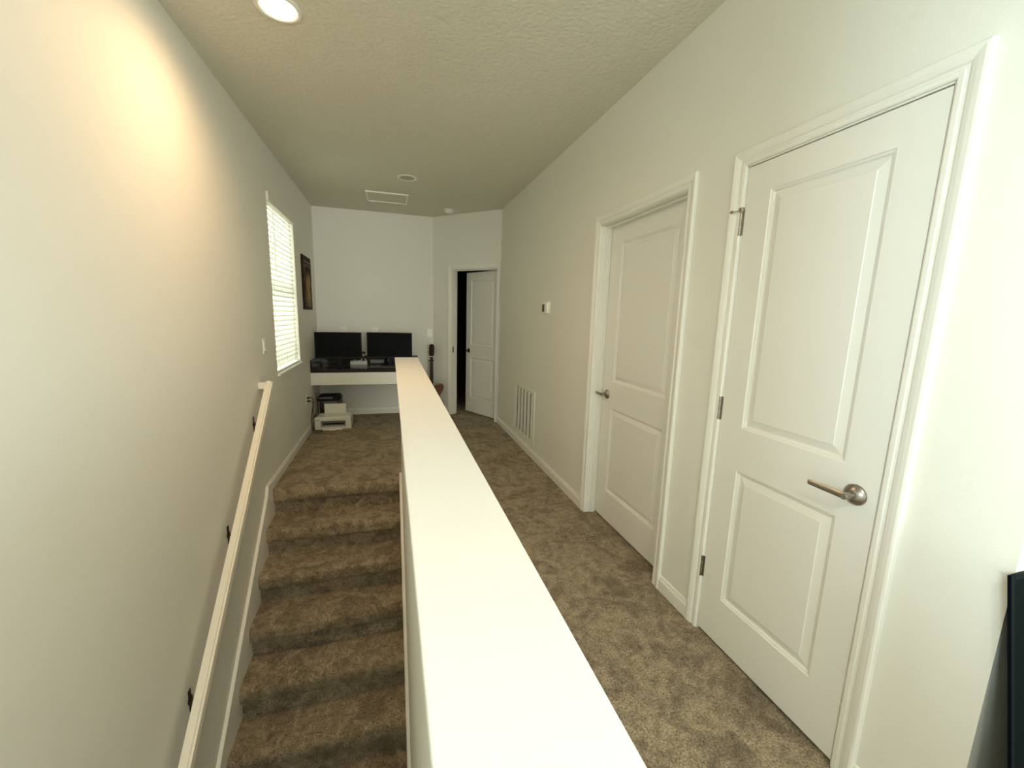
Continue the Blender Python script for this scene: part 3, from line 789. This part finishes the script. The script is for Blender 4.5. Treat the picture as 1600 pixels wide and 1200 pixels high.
MB().prism([(-.022, .848), (.022, .848), (.036, .885), (.037, .985), (.030, 1.012), (.012, 1.022), (-.012, 1.022), (-.030, 1.012), (-.037, .985), (-.036, .885)], 'y', -.002, .014).build('headstock', ROSEW, gt, local=True, M=HM)
for s in (-1, 1):
    for z in (.905, .942, .979):
        k = MB().lathe([(0, .0), (.003, 0), (.003, .016), (0, .016)], (s*.036, .008, z), 'x', 10) if s > 0 else MB().lathe([(0, 0), (.003, 0), (.003, -.016), (0, -.016)], (s*.036, .008, z), 'x', 10)
        k.box(min(s*.048, s*.064), max(s*.048, s*.064), .003, .013, z-.007, z+.007, .003)
        k.lathe([(0, -.004), (.003, -.004), (.003, -.010), (0, -.011)], (s*.022, 0, z), 'y', 10)
        k.build('tuning_peg', mat('peg_metal', (.55, .5, .42), .25, 1) if 'peg_metal' not in bpy.data.materials else bpy.data.materials['peg_metal'], gt, local=True, M=HM, smooth=True)
m = MB()
for k in range(6):
    x = (k-2.5)
    m.tube([(x*.0105, -.0125, .162), (x*.0068, -.0125, .846)], .0006, 5)
m.build('strings', mat('string_metal', (.5, .45, .38), .3, 1), gt, local=True)
gc = thing('capo', (0, 0, 0), 'black capo clamped high on the neck of the guitar', 'capo')
gc.matrix_basis = wm(gt)
MB().box(-.040, .034, -.024, -.0135, .782, .794, .003).box(-.043, -.033, -.022, .034, .780, .796, .003).box(-.040, .020, .024, .034, .780, .796, .003).build('clamp', BLACKPL, gc, local=True)

# ------------------------------------------------------------------ dark framed panel leaning on the loft wall
pl = thing('leaning_panel', (1.65, .40, 0), 'large black framed panel leaning against the wall end at the right edge', 'panel', rot=(math.radians(-9), 0, 0))
pl.location = (1.327, .3465, 0)
m = MB(); pw, phh, fr = .75, .895, .012
m.box(0, fr, 0, .007, 0, phh, .001).box(pw-fr, pw, 0, .007, 0, phh, .001).box(fr, pw-fr, 0, .007, 0, fr, .001).box(fr, pw-fr, 0, .007, phh-fr, phh, .001)
m.build('frame', FRAMEM, pl, local=True)
MB().box(fr, pw-fr, .0015, .006, fr, phh-fr).build('board', PANELM, pl, local=True)

# ------------------------------------------------------------------ light
def area(name, loc, rot, sx, sy, power, col, spread=180):
    d = bpy.data.lights.new(name, 'AREA'); d.shape = 'RECTANGLE'; d.size = sx; d.size_y = sy; d.energy = power; d.color = col
    d.spread = math.radians(spread)
    o = bpy.data.objects.new(name, d); COL.objects.link(o); o.location = loc; o.rotation_euler = rot
    return o
# added daylight through the unseen windows behind the camera, and the hall window's own
area('added_daylight_left', (XL-.30, (W2[0]+W2[1])/2, (W2[2]+W2[3])/2), (0, -math.pi/2, 0), W2[3]-W2[2], W2[1]-W2[0], 360, (.76, .92, 1.0))
area('added_daylight_right', (FAR_R+.40, -1.95, 1.45), (0, math.pi/2, 0), 1.9, 3.3, 90, (.80, .94, 1.0))
area('added_daylight_front', (1.7, FAR_F-.40, 1.45), (math.pi/2, 0, 0), 2.6, 1.9, 225, (1, .97, .88))
area('daylight_hall', (XL-.55, (W1[0]+W1[1])/2, 1.75), (0, -math.pi/2, 0), 1.7, 1.3, 95, (1.0, .95, .80))
# the lit downlight
def down_lamp(name, loc, power, col, size=150, blend=.75):
    d = bpy.data.lights.new(name, 'SPOT'); d.energy = power; d.color = col; d.spot_size = math.radians(size); d.spot_blend = blend; d.shadow_soft_size = .06
    o = bpy.data.objects.new(name, d); COL.objects.link(o); o.location = (loc[0], loc[1], H-.02)
down_lamp('downlight_lamp', L1, 55, (1, .63, .34), 168, 1)
for k, p in enumerate(LOFT_FILL_LIGHTS): down_lamp('loft_fill_lamp', p, 54, (1, .96, .90))  # unseen lamps added to lift the light on cap and walls

w = bpy.data.worlds.new('sky'); scene.world = w; w.use_nodes = True
bg = w.node_tree.nodes['Background']; bg.inputs['Color'].default_value = (.90, .97, 1.0, 1); bg.inputs['Strength'].default_value = 1.3

# ------------------------------------------------------------------ camera
yaw, pitch_, roll, fpx = .2876964, -.1637466, .0282498, 639.95
cy, sy = math.cos(yaw), math.sin(yaw)
fw = Vector((sy*math.cos(pitch_), cy*math.cos(pitch_), math.sin(pitch_)))
r = Vector((cy, -sy, 0)); u = r.cross(fw)
r2 = r*math.cos(roll)+u*math.sin(roll); u2 = -r*math.sin(roll)+u*math.cos(roll)
cam = bpy.data.cameras.new('camera'); co = bpy.data.objects.new('camera', cam); COL.objects.link(co)
co.matrix_world = Matrix(((r2.x, u2.x, -fw.x, 0), (r2.y, u2.y, -fw.y, 0), (r2.z, u2.z, -fw.z, 1.429), (0, 0, 0, 1)))
cam.sensor_fit = 'HORIZONTAL'; cam.sensor_width = 36; cam.lens = fpx/1600*36; cam.clip_start = .02
scene.camera = co
vs = scene.view_settings
vs.view_transform = 'Standard'; vs.look = 'None'; vs.gamma = 1; vs.use_curve_mapping = False; vs.exposure = .27
scene.cycles.max_bounces = 10; scene.cycles.diffuse_bounces = 6; scene.cycles.use_denoising = True
scene.cycles.sample_clamp_indirect = 6
